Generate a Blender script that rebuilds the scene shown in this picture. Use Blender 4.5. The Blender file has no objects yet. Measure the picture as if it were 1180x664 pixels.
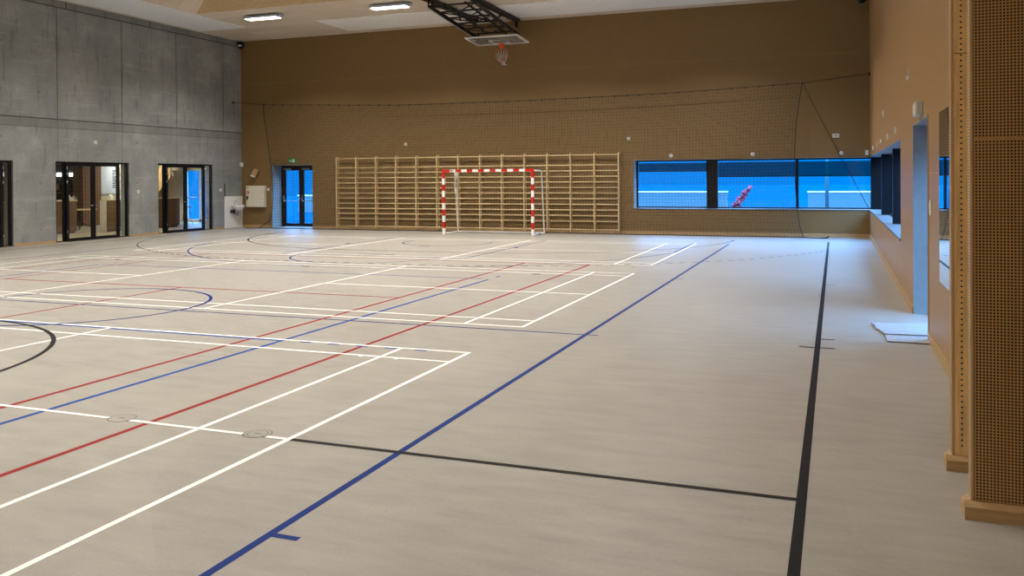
import bpy, bmesh, math, random
from math import sin, cos, pi, radians, sqrt, atan2
from mathutils import Vector, Matrix
random.seed(7)
C = bpy.context.scene.collection

# ------------------------------------------------------------------ helpers
class MB:
    """collects shapes, builds ONE mesh object"""
    def __init__(s): s.v = []; s.f = []; s.mi = []; s.sm = []
    def add(s, vs, fs, mi=0, smooth=False):
        b = len(s.v); s.v += [tuple(p) for p in vs]
        for f in fs: s.f.append([b+i for i in f]); s.mi.append(mi); s.sm.append(smooth)
        return s
    def box(s, x0, x1, y0, y1, z0, z1, mi=0, M=None):
        vs = [Vector((x, y, z)) for x in (x0, x1) for y in (y0, y1) for z in (z0, z1)]
        if M is not None: vs = [M @ p for p in vs]
        return s.add(vs, [(0,1,3,2),(4,6,7,5),(0,4,5,1),(2,3,7,6),(0,2,6,4),(1,5,7,3)], mi)
    def rbox(s, x0, x1, y0, y1, z0, z1, r, mi=0, M=None):
        """box with chamfered edges"""
        bm = bmesh.new(); bmesh.ops.create_cube(bm, size=1)
        for p in bm.verts: p.co = Vector(((x0+x1)/2+p.co.x*(x1-x0), (y0+y1)/2+p.co.y*(y1-y0), (z0+z1)/2+p.co.z*(z1-z0)))
        bmesh.ops.bevel(bm, geom=bm.edges[:], offset=r, segments=2, affect='EDGES', profile=.5)
        bm.verts.ensure_lookup_table()
        vs = [(M @ p.co if M is not None else p.co.copy()) for p in bm.verts]
        fs = [[q.index for q in f.verts] for f in bm.faces]; bm.free()
        return s.add(vs, fs, mi)
    def tube(s, pts, r, n=8, mi=0, cap=True, closed=False):
        pts = [Vector(p) for p in pts]; k = len(pts); rings = []
        rad = r if isinstance(r, (list, tuple)) else [r]*k
        up = None
        for i, p in enumerate(pts):
            a = pts[(i-1) % k] if (closed or i > 0) else p
            b = pts[(i+1) % k] if (closed or i < k-1) else p
            t = (b-a).normalized()
            if up is None:
                up = Vector((0, 0, 1)) if abs(t.z) < .9 else Vector((1, 0, 0))
            sd = t.cross(up).normalized(); up = sd.cross(t).normalized()
            ph = pi/4 if n == 4 else 0
            rings.append([p + rad[i]*(cos(2*pi*j/n+ph)*sd + sin(2*pi*j/n+ph)*up) for j in range(n)])
        vs = [q for R in rings for q in R]; fs = []
        for i in range(k if closed else k-1):
            A = i*n; B = ((i+1) % k)*n
            for j in range(n): fs.append((A+j, A+(j+1) % n, B+(j+1) % n, B+j))
        if cap and not closed:
            fs.append(tuple(range(n))[::-1]); fs.append(tuple((k-1)*n+j for j in range(n)))
        return s.add(vs, fs, mi, n > 4)
    def lathe(s, prof, c=(0,0,0), n=24, mi=0, M=None):
        vs = []; fs = []
        for r, z in prof:
            for j in range(n): vs.append(Vector((r*cos(2*pi*j/n), r*sin(2*pi*j/n), z)))
        for i in range(len(prof)-1):
            for j in range(n): fs.append((i*n+j, i*n+(j+1) % n, (i+1)*n+(j+1) % n, (i+1)*n+j))
        fs.append(tuple(range(n))[::-1]); fs.append(tuple((len(prof)-1)*n+j for j in range(n)))
        if M is not None: vs = [M @ p for p in vs]
        vs = [p + Vector(c) for p in vs]
        return s.add(vs, fs, mi, True)
    def prism(s, poly, h0, h1, axis='z', mi=0):
        """poly in the other two axes, extruded along axis"""
        def P(a, b, h): return {'z': (a, b, h), 'y': (a, h, b), 'x': (h, a, b)}[axis]
        n = len(poly); vs = [P(a, b, h0) for a, b in poly]+[P(a, b, h1) for a, b in poly]
        fs = [tuple(range(n))[::-1], tuple(range(n, 2*n))]+[(i, (i+1) % n, n+(i+1) % n, n+i) for i in range(n)]
        return s.add(vs, fs, mi)
    def build(s, name, mats, parent=None, label=None, cat=None, group=None, kind=None, origin=None):
        me = bpy.data.meshes.new(name)
        o0 = Vector(origin) if origin is not None else Vector((0, 0, 0))
        if parent is not None and origin is None: o0 = Vector(parent.get('_o', (0, 0, 0)))
        me.from_pydata([tuple(Vector(p)-o0) for p in s.v], [], s.f)
        if not isinstance(mats, (list, tuple)): mats = [mats]
        for m in mats: me.materials.append(m)
        for p, mi, sm in zip(me.polygons, s.mi, s.sm): p.material_index = mi; p.use_smooth = sm
        bm = bmesh.new(); bm.from_mesh(me); bmesh.ops.recalc_face_normals(bm, faces=bm.faces[:]); bm.to_mesh(me); bm.free()
        me.validate(); me.update()
        o = bpy.data.objects.new(name, me); C.objects.link(o)
        if parent is not None: o.parent = parent; 
        else: o.location = o0
        o['_o'] = tuple(o0)
        tag(o, label, cat, group, kind)
        return o
def tag(o, label=None, cat=None, group=None, kind=None):
    if label: o['label'] = label
    if cat: o['category'] = cat
    if group: o['group'] = group
    if kind: o['kind'] = kind
    return o
ROOTS = []
def thing(name, loc, label=None, cat=None, group=None, kind=None):
    o = bpy.data.objects.new(name, None); C.objects.link(o); o.location = loc; o.empty_display_size = .2
    o['_o'] = tuple(loc); ROOTS.append(o)
    return tag(o, label, cat, group, kind)

# ------------------------------------------------------------------ materials
class NT:
    def __init__(s, name):
        s.m = bpy.data.materials.new(name); s.m.use_nodes = True; s.t = s.m.node_tree; s.n = s.t.nodes
        s.b = s.n['Principled BSDF']; s.tc = None
    def new(s, t, **k):
        n = s.n.new(t)
        for a, v in k.items(): setattr(n, a, v)
        return n
    def ln(s, a, b): s.t.links.new(a, b)
    def inp(s, sock, v):
        if isinstance(v, bpy.types.NodeSocket): s.ln(v, sock)
        else: sock.default_value = v
    def M(s, op, a, b=0.0, c=0.0):
        n = s.new('ShaderNodeMath', operation=op)
        for i, v in enumerate((a, b, c)): s.inp(n.inputs[i], v)
        return n.outputs[0]
    def obj(s):
        if not s.tc: s.tc = s.new('ShaderNodeTexCoord')
        return s.tc.outputs['Object']
    def pos(s):   # world position
        return s.new('ShaderNodeNewGeometry').outputs['Position']
    def xyz(s, v):
        n = s.new('ShaderNodeSeparateXYZ'); s.ln(v, n.inputs[0]); return n.outputs
    def mapping(s, v, sc=(1,1,1), rot=(0,0,0), loc=(0,0,0)):
        n = s.new('ShaderNodeMapping'); s.ln(v, n.inputs[0]); n.inputs['Scale'].default_value = sc; n.inputs['Rotation'].default_value = rot; n.inputs['Location'].default_value = loc
        return n.outputs[0]
    def noise(s, v, scale=5, detail=3, rough=.5):
        n = s.new('ShaderNodeTexNoise'); s.ln(v, n.inputs['Vector']); n.inputs['Scale'].default_value = scale; n.inputs['Detail'].default_value = detail; n.inputs['Roughness'].default_value = rough
        return n.outputs['Fac']
    def ramp(s, f, stops):
        n = s.new('ShaderNodeValToRGB'); s.ln(f, n.inputs[0]); cr = n.color_ramp
        while len(cr.elements) < len(stops): cr.elements.new(.5)
        for e, (p, c) in zip(cr.elements, stops): e.position = p; e.color = (*c, 1)
        return n.outputs[0]
    def mix(s, f, a, b, blend='MIX'):
        n = s.new('ShaderNodeMix', data_type='RGBA', blend_type=blend)
        s.inp(n.inputs[0], f); 
        for i, v in ((6, a), (7, b)):
            if isinstance(v, tuple): n.inputs[i].default_value = (*v, 1)
            else: s.ln(v, n.inputs[i])
        return n.outputs[2]
    def bump(s, h, st=.2, d=.01):
        n = s.new('ShaderNodeBump'); s.ln(h, n.inputs['Height']); n.inputs['Strength'].default_value = st; n.inputs['Distance'].default_value = d
        s.ln(n.outputs[0], s.b.inputs['Normal'])
    def col(s, c):
        s.inp(s.b.inputs['Base Color'], c if not isinstance(c, tuple) else (*c, 1))

def S(r, g, b):  # sRGB 0-255 -> linear
    return tuple((c/255/12.92 if c/255 <= .04045 else ((c/255+.055)/1.055)**2.4) for c in (r, g, b))

def plain(name, c, rough=.5, metal=0, spec=.5, vary=.06, scale=8):
    k = NT(name); f = k.noise(k.obj(), scale, 3)
    a = tuple(max(0, x*(1-vary)) for x in c); b = tuple(min(1, x*(1+vary)) for x in c)
    k.col(k.ramp(f, [(.3, a), (.7, b)])); k.b.inputs['Roughness'].default_value = rough
    k.b.inputs['Metallic'].default_value = metal; k.b.inputs['Specular IOR Level'].default_value = spec
    return k.m
def emit(name, c, st):
    k = NT(name); k.col(c); k.b.inputs['Emission Color'].default_value = (*c, 1); k.b.inputs['Emission Strength'].default_value = st
    return k.m
def glass(name, tint=(1,1,1), refl=.08, rough=.0):
    k = NT(name); k.n.remove(k.b)
    t = k.new('ShaderNodeBsdfTransparent'); t.inputs[0].default_value = (*tint, 1)
    g = k.new('ShaderNodeBsdfGlossy'); g.inputs['Roughness'].default_value = rough
    lw = k.new('ShaderNodeLayerWeight'); lw.inputs[0].default_value = .5
    fr = k.M('ADD', .035, k.M('MULTIPLY', k.M('POWER', lw.outputs['Facing'], 5), .9))
    mx = k.new('ShaderNodeMixShader'); k.ln(fr, mx.inputs[0]); k.ln(t.outputs[0], mx.inputs[1]); k.ln(g.outputs[0], mx.inputs[2])
    k.ln(mx.outputs[0], k.n['Material Output'].inputs[0]); return k.m

def screen(name, tint, c):
    k = NT(name); k.n.remove(k.b)
    t = k.new('ShaderNodeBsdfTransparent'); t.inputs[0].default_value = (*tint, 1)
    g = k.new('ShaderNodeBsdfDiffuse'); g.inputs[0].default_value = (*c, 1)
    mx = k.new('ShaderNodeMixShader'); mx.inputs[0].default_value = .35; k.ln(t.outputs[0], mx.inputs[1]); k.ln(g.outputs[0], mx.inputs[2])
    k.ln(mx.outputs[0], k.n['Material Output'].inputs[0]); return k.m

def perforated(name, axis, wood, hole=(.012,.007,.003), p=.016, half=.26, rough=.55, wood2=None, seam=(1.2, 0.9), seamw=.012):
    """birch/oak veneer panel with a square grid of drilled holes; axis = horizontal axis of the panel"""
    k = NT(name); P = k.xyz(k.pos()); u = P[axis]; z = P[2]
    def cell(c):
        f = k.M('FRACT', k.M('DIVIDE', c, p)); return k.M('LESS_THAN', k.M('ABSOLUTE', k.M('SUBTRACT', f, .5)), half)
    mask = k.M('MULTIPLY', cell(u), cell(z))
    n1 = k.noise(k.mapping(k.pos(), (6, 6, .7)), 6, 4, .6)
    n2 = k.noise(k.pos(), .45, 2)
    wc = k.ramp(n1, [(.25, tuple(c*.86 for c in wood)), (.75, tuple(min(1, c*1.12) for c in wood))])
    wc = k.mix(k.M('MULTIPLY', n2, .35), wc, wood2 or tuple(c*.8 for c in wood))
    # panel seams without holes
    def seamf(c, w, t=seamw):
        f = k.M('ABSOLUTE', k.M('SUBTRACT', k.M('FRACT', k.M('DIVIDE', c, w)), .5)); return k.M('GREATER_THAN', f, .5-t/w)
    sm = k.M('MAXIMUM', seamf(u, seam[0]), seamf(z, seam[1]))
    mask = k.M('MULTIPLY', mask, k.M('SUBTRACT', 1, sm))
    k.col(k.mix(mask, wc, hole)); k.b.inputs['Roughness'].default_value = rough
    k.b.inputs['Specular IOR Level'].default_value = .35
    return k.m

def wood(name, c, rough=.5, along=2, spec=.4):
    k = NT(name); sc = [9, 9, 9]; sc[along] = .8
    f = k.noise(k.mapping(k.obj(), tuple(sc)), 5, 5, .65)
    k.col(k.ramp(f, [(.3, tuple(x*.75 for x in c)), (.55, c), (.75, tuple(min(1, x*1.15) for x in c))]))
    k.b.inputs['Roughness'].default_value = rough; k.b.inputs['Specular IOR Level'].default_value = spec
    return k.m

def mat_floor():
    k = NT('linoleum_floor'); p = k.pos(); q = k.xyz(p)
    f1 = k.noise(k.mapping(p, (.9, 3.2, 1)), 2.2, 6, .62)
    f2 = k.noise(k.mapping(p, (14, 30, 1)), 3, 4, .6)
    f3 = k.noise(p, .16, 2)
    base = k.ramp(f1, [(.3, S(145,140,131)), (.5, S(156,151,141)), (.72, S(166,161,151))])
    base = k.mix(k.M('MULTIPLY', k.M('LESS_THAN', f2, .40), .28), base, S(124,116,106))
    base = k.mix(k.M('MULTIPLY', k.M('GREATER_THAN', f2, .62), .25), base, S(186,181,172))
    # sheet strips two metres wide, each a hair lighter or darker, with a fine welded seam
    st = k.M('FLOOR', k.M('DIVIDE', q[1], 2.0))
    rn = k.M('FRACT', k.M('MULTIPLY', k.M('SINE', k.M('MULTIPLY', st, 12.9898)), 43758.5))
    base = k.mix(k.M('MULTIPLY', rn, .16), base, S(136,127,122))
    base = k.mix(k.M('MULTIPLY', k.M('GREATER_THAN', f3, .52), .06), base, S(200,190,175))
    k.col(base)
    r = k.M('ADD', .33, k.M('MULTIPLY', f1, .16)); k.ln(r, k.b.inputs['Roughness'])
    k.b.inputs['Specular IOR Level'].default_value = .5
    k.bump(f2, .05, .002)
    return k.m

def mat_concrete():
    k = NT('cast_concrete'); p = k.pos(); q = k.xyz(p); y, z = q[1], q[2]
    n1 = k.noise(p, .9, 6, .62); n2 = k.noise(p, 7, 6, .6); n3 = k.noise(k.mapping(p, (1, 5, .5)), 1.6, 5, .6); n4 = k.noise(k.mapping(p, (1, .5, 6)), 1.5, 4, .6)
    c = k.ramp(n1, [(.28, S(130,133,133)), (.5, S(148,150,148)), (.72, S(172,172,167))])
    c = k.mix(k.M('MULTIPLY', n2, .42), c, S(112,112,108))
    c = k.mix(k.M('MULTIPLY', k.M('GREATER_THAN', n3, .60), .3), c, S(92,92,90))
    c = k.mix(k.M('MULTIPLY', k.M('GREATER_THAN', n4, .60), .22), c, S(176,175,168))
    wob = k.M('MULTIPLY', k.M('SUBTRACT', k.noise(p, 3, 3), .5), .02)
    def line(co, at, w): return k.M('LESS_THAN', k.M('ABSOLUTE', k.M('SUBTRACT', k.M('ADD', co, wob), at)), w)
    def rep(co, off, per, w):
        f = k.M('MULTIPLY', k.M('SUBTRACT', k.M('ABSOLUTE', k.M('SUBTRACT', k.M('FRACT', k.M('DIVIDE', k.M('SUBTRACT', k.M('ADD', co, wob), off), per)), .5)), .5), -per)
        return k.M('LESS_THAN', f, w)
    hi = k.M('GREATER_THAN', z, 3.58); top = k.M('GREATER_THAN', z, 6.83); lo = k.M('SUBTRACT', 1, hi)
    mid = k.M('MULTIPLY', hi, k.M('SUBTRACT', 1, top))
    j1 = k.M('MULTIPLY', rep(y, 18.74, 2.41, .014), mid)
    j2 = k.M('MULTIPLY', rep(y, 19.07, 3.3, .02), top)
    j3 = k.M('MULTIPLY', k.M('MULTIPLY', rep(y, 18.74, 2.41, .014), lo), .45)
    g1 = line(z, 3.58, .018); g2 = line(z, 6.83, .018); g3 = k.M('MULTIPLY', line(z, 3.33, .014), .5)
    dark = k.M('MAXIMUM', k.M('MAXIMUM', j1, j2), k.M('MAXIMUM', g1, g2))
    dark = k.M('MAXIMUM', dark, k.M('MAXIMUM', g3, j3))
    band = k.M('MULTIPLY', k.M('MULTIPLY', lo, k.M('GREATER_THAN', z, 3.33)), .3)
    c = k.mix(band, c, S(96,96,92))
    topc = k.M('MULTIPLY', top, .25); c = k.mix(topc, c, S(100,103,108))
    # formwork tie holes
    def tri(co, off, per): return k.M('MULTIPLY', k.M('SUBTRACT', k.M('ABSOLUTE', k.M('SUBTRACT', k.M('FRACT', k.M('DIVIDE', k.M('SUBTRACT', co, off), per)), .5)), .5), -per)
    dy = tri(y, 19.34, 1.205); dz = tri(z, 4.32, 1.3)
    d = k.M('SQRT', k.M('ADD', k.M('MULTIPLY', dy, dy), k.M('MULTIPLY', dz, dz)))
    hole = k.M('MULTIPLY', k.M('LESS_THAN', d, .028), .4)
    c = k.mix(k.M('MAXIMUM', k.M('MULTIPLY', dark, .75), hole), c, S(46,46,45))
    k.col(c); k.b.inputs['Roughness'].default_value = .62; k.b.inputs['Specular IOR Level'].default_value = .3
    k.bump(n2, .25, .01)
    return k.m

def mat_slat(name, c, dark, axis, per=.05):
    k = NT(name); q = k.xyz(k.pos()); f = k.M('FRACT', k.M('DIVIDE', q[axis], per))
    n = k.noise(k.mapping(k.pos(), (4, 4, .8)), 4, 4)
    k.col(k.mix(k.M('LESS_THAN', f, .22), k.ramp(n, [(.3, tuple(x*.85 for x in c)), (.7, c)]), dark)); k.b.inputs['Roughness'].default_value = .6
    return k.m

def mat_ply():
    k = NT('plywood_ceiling'); p = k.pos()
    br = k.new('ShaderNodeTexBrick'); k.ln(k.mapping(p, (1, 1, 1)), br.inputs['Vector'])
    br.inputs['Scale'].default_value = 1; br.inputs['Brick Width'].default_value = 1.4; br.inputs['Row Height'].default_value = .62
    br.inputs['Mortar Size'].default_value = .006; br.inputs['Color1'].default_value = (*S(222,208,192),1); br.inputs['Color2'].default_value = (*S(206,190,172),1); br.inputs['Mortar'].default_value = (*S(182,166,148),1)
    n = k.noise(k.mapping(p, (1, 7, 7)), 3, 5, .6)
    k.col(k.mix(k.M('MULTIPLY', n, .35), br.outputs[0], S(214,198,176))); k.b.inputs['Roughness'].default_value = .6
    return k.m

M = dict(
 floor=mat_floor(), concrete=mat_concrete(), ply=mat_ply(),
 perf_back=perforated('perforated_back_wall', 0, S(152,121,76), half=.26, seamw=.003),
 perf_right=perforated('perforated_right_wall', 1, S(188,148,98), half=.24, hole=(.05,.03,.018), rough=.42, seamw=.004),  # lighter copy of the back veneer: light and grazing view put into the colour
 perf_pil=perforated('perforated_panel', 0, S(184,145,90), half=.29, seam=(5, 1.96), seamw=.005),
 perf_edge=perforated('perforated_panel_edge', 1, S(205,172,128), half=.25, seam=(5, 5)),
 recess=wood('warm_veneer', S(214,188,148), .5, 0),
 oak=wood('oak_skirting', S(186,152,106), .45, 0),
 pine=wood('varnished_pine', S(232,204,154), .35, 2),
 pine_x=wood('varnished_pine_rung', S(238,211,160), .32, 0),
 black=plain('black_powder_coat', S(11,11,14), .42, spec=.3),
 steel_black=plain('black_steel', S(9,10,12), .38, spec=.35),
 white=plain('white_lacquer', S(232,230,224), .35),
 cream=plain('cream_lacquer', S(222,214,194), .4),
 grey=plain('light_grey_plastic', S(190,188,180), .45),
 pale=plain('pale_paint', S(140,146,142), .6), sill=plain('sill_board', S(100,103,102), .5),
 red=plain('red_paint', S(196,28,22), .32),
 goalwhite=plain('goal_white_paint', S(236,234,228), .32),
 chrome=plain('brushed_steel', S(190,190,192), .25, .9),
 orange=plain('orange_rim', S(226,84,34), .35),
 netwhite=plain('white_cord', S(214,212,206), .7),
 cord=plain('dark_cord', S(34,28,22), .7),
 netcord=plain('net_cord', S(58,50,38), .75),
 glass=glass('clear_glass', (.92,.96,.97)), extglass=glass('window_glass', (.86,.93,1.0)),
 acrylic=screen('backboard_acrylic', (.75,.72,.7), S(170,165,160)),
 blind=screen('navy_screen_fabric', (.0,.62,.62), S(6,44,62)),
 mirror=plain('mirror_glass', (.86,.87,.87), .015, 1.0, vary=0.0),
 ceram=plain('white_ceramic', S(236,236,234), .15),
 lampbody=plain('lamp_housing', S(170,176,190), .4),
 green=emit('exit_green', S(10,120,60), .35),
 lampface=emit('lamp_diffuser', (1,.97,.9), 4.0),
 slat=mat_slat('white_slatted_panel', S(246,249,252), S(205,208,212), 0, .12),
 slat_y=mat_slat('white_slatted_panel_cross', S(253,252,249), S(216,215,212), 1, .12),
 cab=mat_slat('brown_slatted_front', S(120,90,58), S(48,33,20), 1, .06),
 pane_dark=plain('dark_shelf', S(28,28,30), .6),
 strip=emit('shelf_light', (1,.98,.95), 3.0),
 card=plain('grey_foam_sheet', S(160,162,162), .6, vary=.1, scale=14),
 cardedge=plain('foam_edge', S(92,80,72), .8),
 ground=plain('outdoor_paving', (0,.044,.094), 1, spec=0, vary=.1, scale=.6),
 outpale=plain('pale_outdoor', (.065,.14,.155), .9, vary=.05),
 pinkred=plain('pinkish_red_shape', (.34,.06,.075), 1, spec=0, vary=.2, scale=20),
 paper=plain('pale_blue_poster', S(196,206,216), .6),
 text=plain('dark_print', S(30,36,44), .6),
 vinyl=wood('foyer_floor', S(176,160,132), .4, 1),
 interior=plain('foyer_wall', S(196,182,156), .7),
)
line_cols = dict(black=S(26,25,26), blue=S(10,46,116), lightblue=S(28,76,152), red=S(146,36,32), white=S(250,247,238))
LM = {k: plain('court_paint_'+k, v, .5, spec=.12, vary=.05, scale=3) for k, v in line_cols.items()}

# ------------------------------------------------------------------ setting
XL, XR, YB, ZC, YF = -21.1, .94, 27.0, 7.04, -17.0
YG = 27.42          # glazing plane in the back wall
XG = 1.30           # glazing plane in the right wall

fl = MB().box(XL-.45, 1.7, YF-.4, YB+.75, -.25, 0).build('floor', M['floor'], kind='structure')

# left wall with three door openings
D = [(14.40, 17.28), (18.66, 21.42), (22.68, 25.38)]
DH = 2.36
w = MB(); t = XL-.35
ys = [YF] + [a for d in D for a in d] + [YB+.5]
for i in range(0, len(ys), 2): w.box(t, XL, ys[i], ys[i+1], 0, ZC+1.2)
for a, b in D: w.box(t, XL, a, b, DH, ZC+1.2)
wl = w.build('wall_left', M['concrete'], kind='structure')

# back wall: door opening and the ribbon window that runs to the corner
dx0, dx1, dh = -19.74, -17.96, 2.34
wx0, wz0, wz1 = -6.01, .80, 2.345
w = MB(); b1 = YB+.5
w.box(XL, dx0, YB, b1, 0, ZC+.2).box(dx0, dx1, YB, b1, dh, ZC+.2).box(dx1, wx0, YB, b1, 0, ZC+.2)
w.box(wx0, XR+.5, YB, b1, 0, wz0).box(wx0, XR+.5, YB, b1, wz1, ZC+.2)
wb = w.build('wall_back', M['perf_back'], kind='structure')
# right wall
rd0, rd1, rdh = 10.24, 12.17, 2.43
ww0 = 14.47
w = MB(); b1 = XR+.5
w.box(XR, b1, YF, rd0, 0, ZC+.2).box(XR, b1, rd0, rd1, rdh, ZC+.2).box(XR, b1, rd1, ww0, 0, ZC+.2)
w.box(XR, b1, ww0, YB, 0, wz0).box(XR, b1, ww0, YB, wz1, ZC+.2)
wr = w.build('wall_right', M['perf_right'], kind='structure')
MB().box(XL-.35, XR+.5, YF-.35, YF, 0, ZC+1.2).build('wall_front', M['perf_back'], kind='structure')

# ceiling with a deep recess framed in warm veneer
rx0, rx1, ry0, ry1 = -18.85, -1.8, -12.0, 21.96
rdx, rdy, rdz = 1.05, .30, 1.0
c = MB()
c.box(XL, XR+.5, ry1, YB+.5, ZC, ZC+.15).box(XL, XR+.5, YF, ry0, ZC, ZC+.15)
c.box(XL, rx0, ry0, ry1, ZC, ZC+.15).box(rx1, XR+.5, ry0, ry1, ZC, ZC+.15)
c.box(rx0-.1, rx1+.1, ry0-.1, ry1+.1, ZC+rdz, ZC+rdz+.15)
ce = c.build('ceiling', M['ply'], kind='structure')
q = MB()
A = [(rx0, ry0, ZC), (rx1, ry0, ZC), (rx1, ry1, ZC), (rx0, ry1, ZC)]
B = [(rx0+rdx, ry0+rdy, ZC+rdz), (rx1-rdx, ry0+rdy, ZC+rdz), (rx1-rdx, ry1-rdy, ZC+rdz), (rx0+rdx, ry1-rdy, ZC+rdz)]
q.add(A+B, [(1,2,6,5),(2,3,7,6),(0,1,5,4)])
q.build('recess_lining', M['recess'], ce)
MB().add(A+B, [(3,0,4,7)]).build('recess_side', M['ply'], ce)

# skirtings
b = MB(); 
for i in range(0, len(ys), 2): b.box(XL, XL+.015, ys[i]+.02, min(ys[i+1]-.02, 25.93), 0, .07)
b.build('baseboard_left', M['oak'], kind='structure')
b = MB().box(XL+.02, dx0-.03, YB-.02, YB, 0, .10).box(dx1+.03, XR-.02, YB-.02, YB, 0, .10)
b.build('baseboard_back', M['oak'], kind='structure')
b = MB().box(XR-.018, XR, 6.0, rd0-.02, 0, .10).box(XR-.018, XR, rd1+.02, YB-.02, 0, .10)
b.build('baseboard_right', M['oak'], kind='structure')

# ------------------------------------------------------------------ court markings (paint on the floor)
def strip(mb, x0, y0, x1, y1, w, z):
    z += len(mb.f)*4e-6
    """straight painted line, axis-aligned; centre line x0,y0 - x1,y1"""
    h = w/2
    if abs(x1-x0) > abs(y1-y0): a, b_ = min(x0, x1), max(x0, x1); vs = [(a, y0-h, z), (b_, y0-h, z), (b_, y0+h, z), (a, y0+h, z)]
    else: a, b_ = min(y0, y1), max(y0, y1); vs = [(x0-h, a, z), (x0+h, a, z), (x0+h, b_, z), (x0-h, b_, z)]
    mb.add(vs, [(0, 1, 2, 3)])
def arc(mb, cx, cy, r, a0, a1, w, z, dash=None, n=None):
    a0, a1 = radians(a0), radians(a1); L = r*abs(a1-a0)
    segs = [(a0, a1)] if not dash else []
    if dash:
        k = int(L/(dash[0]+dash[1])); st = (a1-a0)/k
        segs = [(a0+i*st, a0+i*st+st*dash[0]/(dash[0]+dash[1])) for i in range(k)]
    for s, e in segs:
        m = max(3, int(abs(e-s)*r/(.12 if r > .5 else .02))); pts = [s+(e-s)*i/m for i in range(m+1)]
        vs = [(cx+(r-w/2)*cos(a), cy+(r-w/2)*sin(a), z) for a in pts]+[(cx+(r+w/2)*cos(a), cy+(r+w/2)*sin(a), z) for a in pts]
        mb.add([(a_, b_, c_+len(mb.f)*4e-6) for a_, b_, c_ in vs], [(i, i+m+1, i+m+2, i+1) for i in range(m)])
cx = -10.18
# handball / futsal black
k = MB(); z = .0012
for sx in (-.18, -20.18): strip(k, sx, -15.1, sx, 24.85, .055, z)
strip(k, -20.16, 4.95, -.2, 4.95, .05, z)
gy = 24.95
strip(k, cx-1.5, gy-6, cx+1.5, gy-6, .05, z)
arc(k, cx+1.5, gy, 6, 0, -90, .05, z); arc(k, cx-1.5, gy, 6, 180, 270, .05, z)
for i in range(-5, 5):   # dashed free-throw line
    strip(k, cx+i*.3+.02, gy-9, cx+i*.3+.17, gy-9, .05, z)
aw = math.degrees(math.acos(8.45/9))
arc(k, cx+1.5, gy, 9, -90, -aw, .05, z, (.15, .15)); arc(k, cx-1.5, gy, 9, 270, 180+aw, .05, z, (.15, .15))
strip(k, cx-.5, gy-7, cx+.5, gy-7, .05, z); strip(k, cx-.15, gy-4.5, cx+.15, gy-4.5, .05, z)
for dxx in (-5, 0, 5): strip(k, cx+dxx-.08, 15.05, cx+dxx+.08, 15.05, .09, z)
arc(k, cx, 4.95, 3.0, 0, 360, .05, z)
for a, b_, yy in ((-.36, -.01, 9.435), (-.15, -.01, 9.94), (-.15, 0, 14.93), (-.43, -.27, 24.86)): strip(k, a, yy, b_, yy, .035, z)
k.build('handball_markings', LM['black'], fl, label='black handball and futsal lines')
# basketball dark blue
k = MB(); z = .0009; by = 23.42; hy = by-1.575
for s in (-1, 1): strip(k, cx+s*7.53, -4.6, cx+s*7.53, by, .05, z)
strip(k, cx-7.68, 9.39, cx+7.68, 9.39, .04, z)
strip(k, cx+7.53, 15.1, cx+7.70, 15.1, .04, z)
strip(k, cx+7.53, 3.583, cx+7.70, 3.583, .045, z)
for s in (-1, 1):
    strip(k, cx+s*2.42, by-5.8, cx+s*2.42, by, .04, z)
    strip(k, cx+s*2.42, 20.75, cx+s*2.55, 20.75, .16, z)
    strip(k, cx+s*6.6, 20.5, cx+s*6.6, by, .045, z)
arc(k, cx, by-5.8, 1.8, 180, 360, .04, z); strip(k, cx-2.45, by-5.8, cx+2.45, by-5.8, .04, z)
arc(k, cx, hy, 6.75, 180+11.5, 360-11.5, .04, z)
arc(k, cx, 21.95, 1.25, 165, 375, .04, z)
arc(k, cx, 9.39, 1.78, 0, 360, .05, z)
k.build('basketball_markings', LM['blue'], fl, label='dark blue basketball lines')
# volleyball lighter blue
k = MB(); z = .0011
for s in (-1, 1): strip(k, cx+s*4.46, -4.1, cx+s*4.46, 14.02, .05, z); strip(k, cx+s*4.46, 14.40, cx+s*4.46, 14.56, .05, z)
strip(k, cx-4.46, 14.08, cx+4.3, 14.08, .04, z)
strip(k, cx-4.46, 7.975, cx+4.46, 7.975, .05, z)
for i in range(5): strip(k, -5.49+.349*i, 7.99, -5.345+.349*i, 7.99, .045, z)
k.build('volleyball_markings', LM['lightblue'], fl, label='lighter blue volleyball lines')
# tennis red
k = MB(); z = .0010
for o in (5.47, 4.06):
    for s in (-1, 1): strip(k, cx+s*o, -7.0, cx+s*o, 17.02, .05, z)
strip(k, cx-5.47, 17.03, cx+5.47, 17.03, .05, z); strip(k, cx-4.06, 11.45, cx+4.06, 11.45, .05, z)
strip(k, cx, 4.95, cx, 11.45, .05, z)
k.build('tennis_markings', LM['red'], fl, label='red tennis lines')
# badminton white: three courts side by side, each 13.4 x 6.1
k = MB(); z = .0016; BX0, BX1 = -16.86, -3.50; W = .042
for y0, y1 in ((1.92, 8.035), (9.64, 15.71), (17.27, 23.3)):
    ym = (y0+y1)/2
    for x in (BX0, BX1, BX0+.76, BX1-.76): strip(k, x, y0-W/2, x, y1+W/2, W, z)
    for y in (y0, y1, y0+.46, y1-.46): strip(k, BX0, y, BX1, y, W, z)
    strip(k, -8.2, y0, -8.2, y1, W, z); strip(k, -12.2, y0, -12.2, y1, W, z)
    strip(k, BX0, ym, -12.2, ym, W, z) if ym > 6 else None
    if ym > 6: strip(k, -8.2, ym, BX1, ym, W, z)
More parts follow.
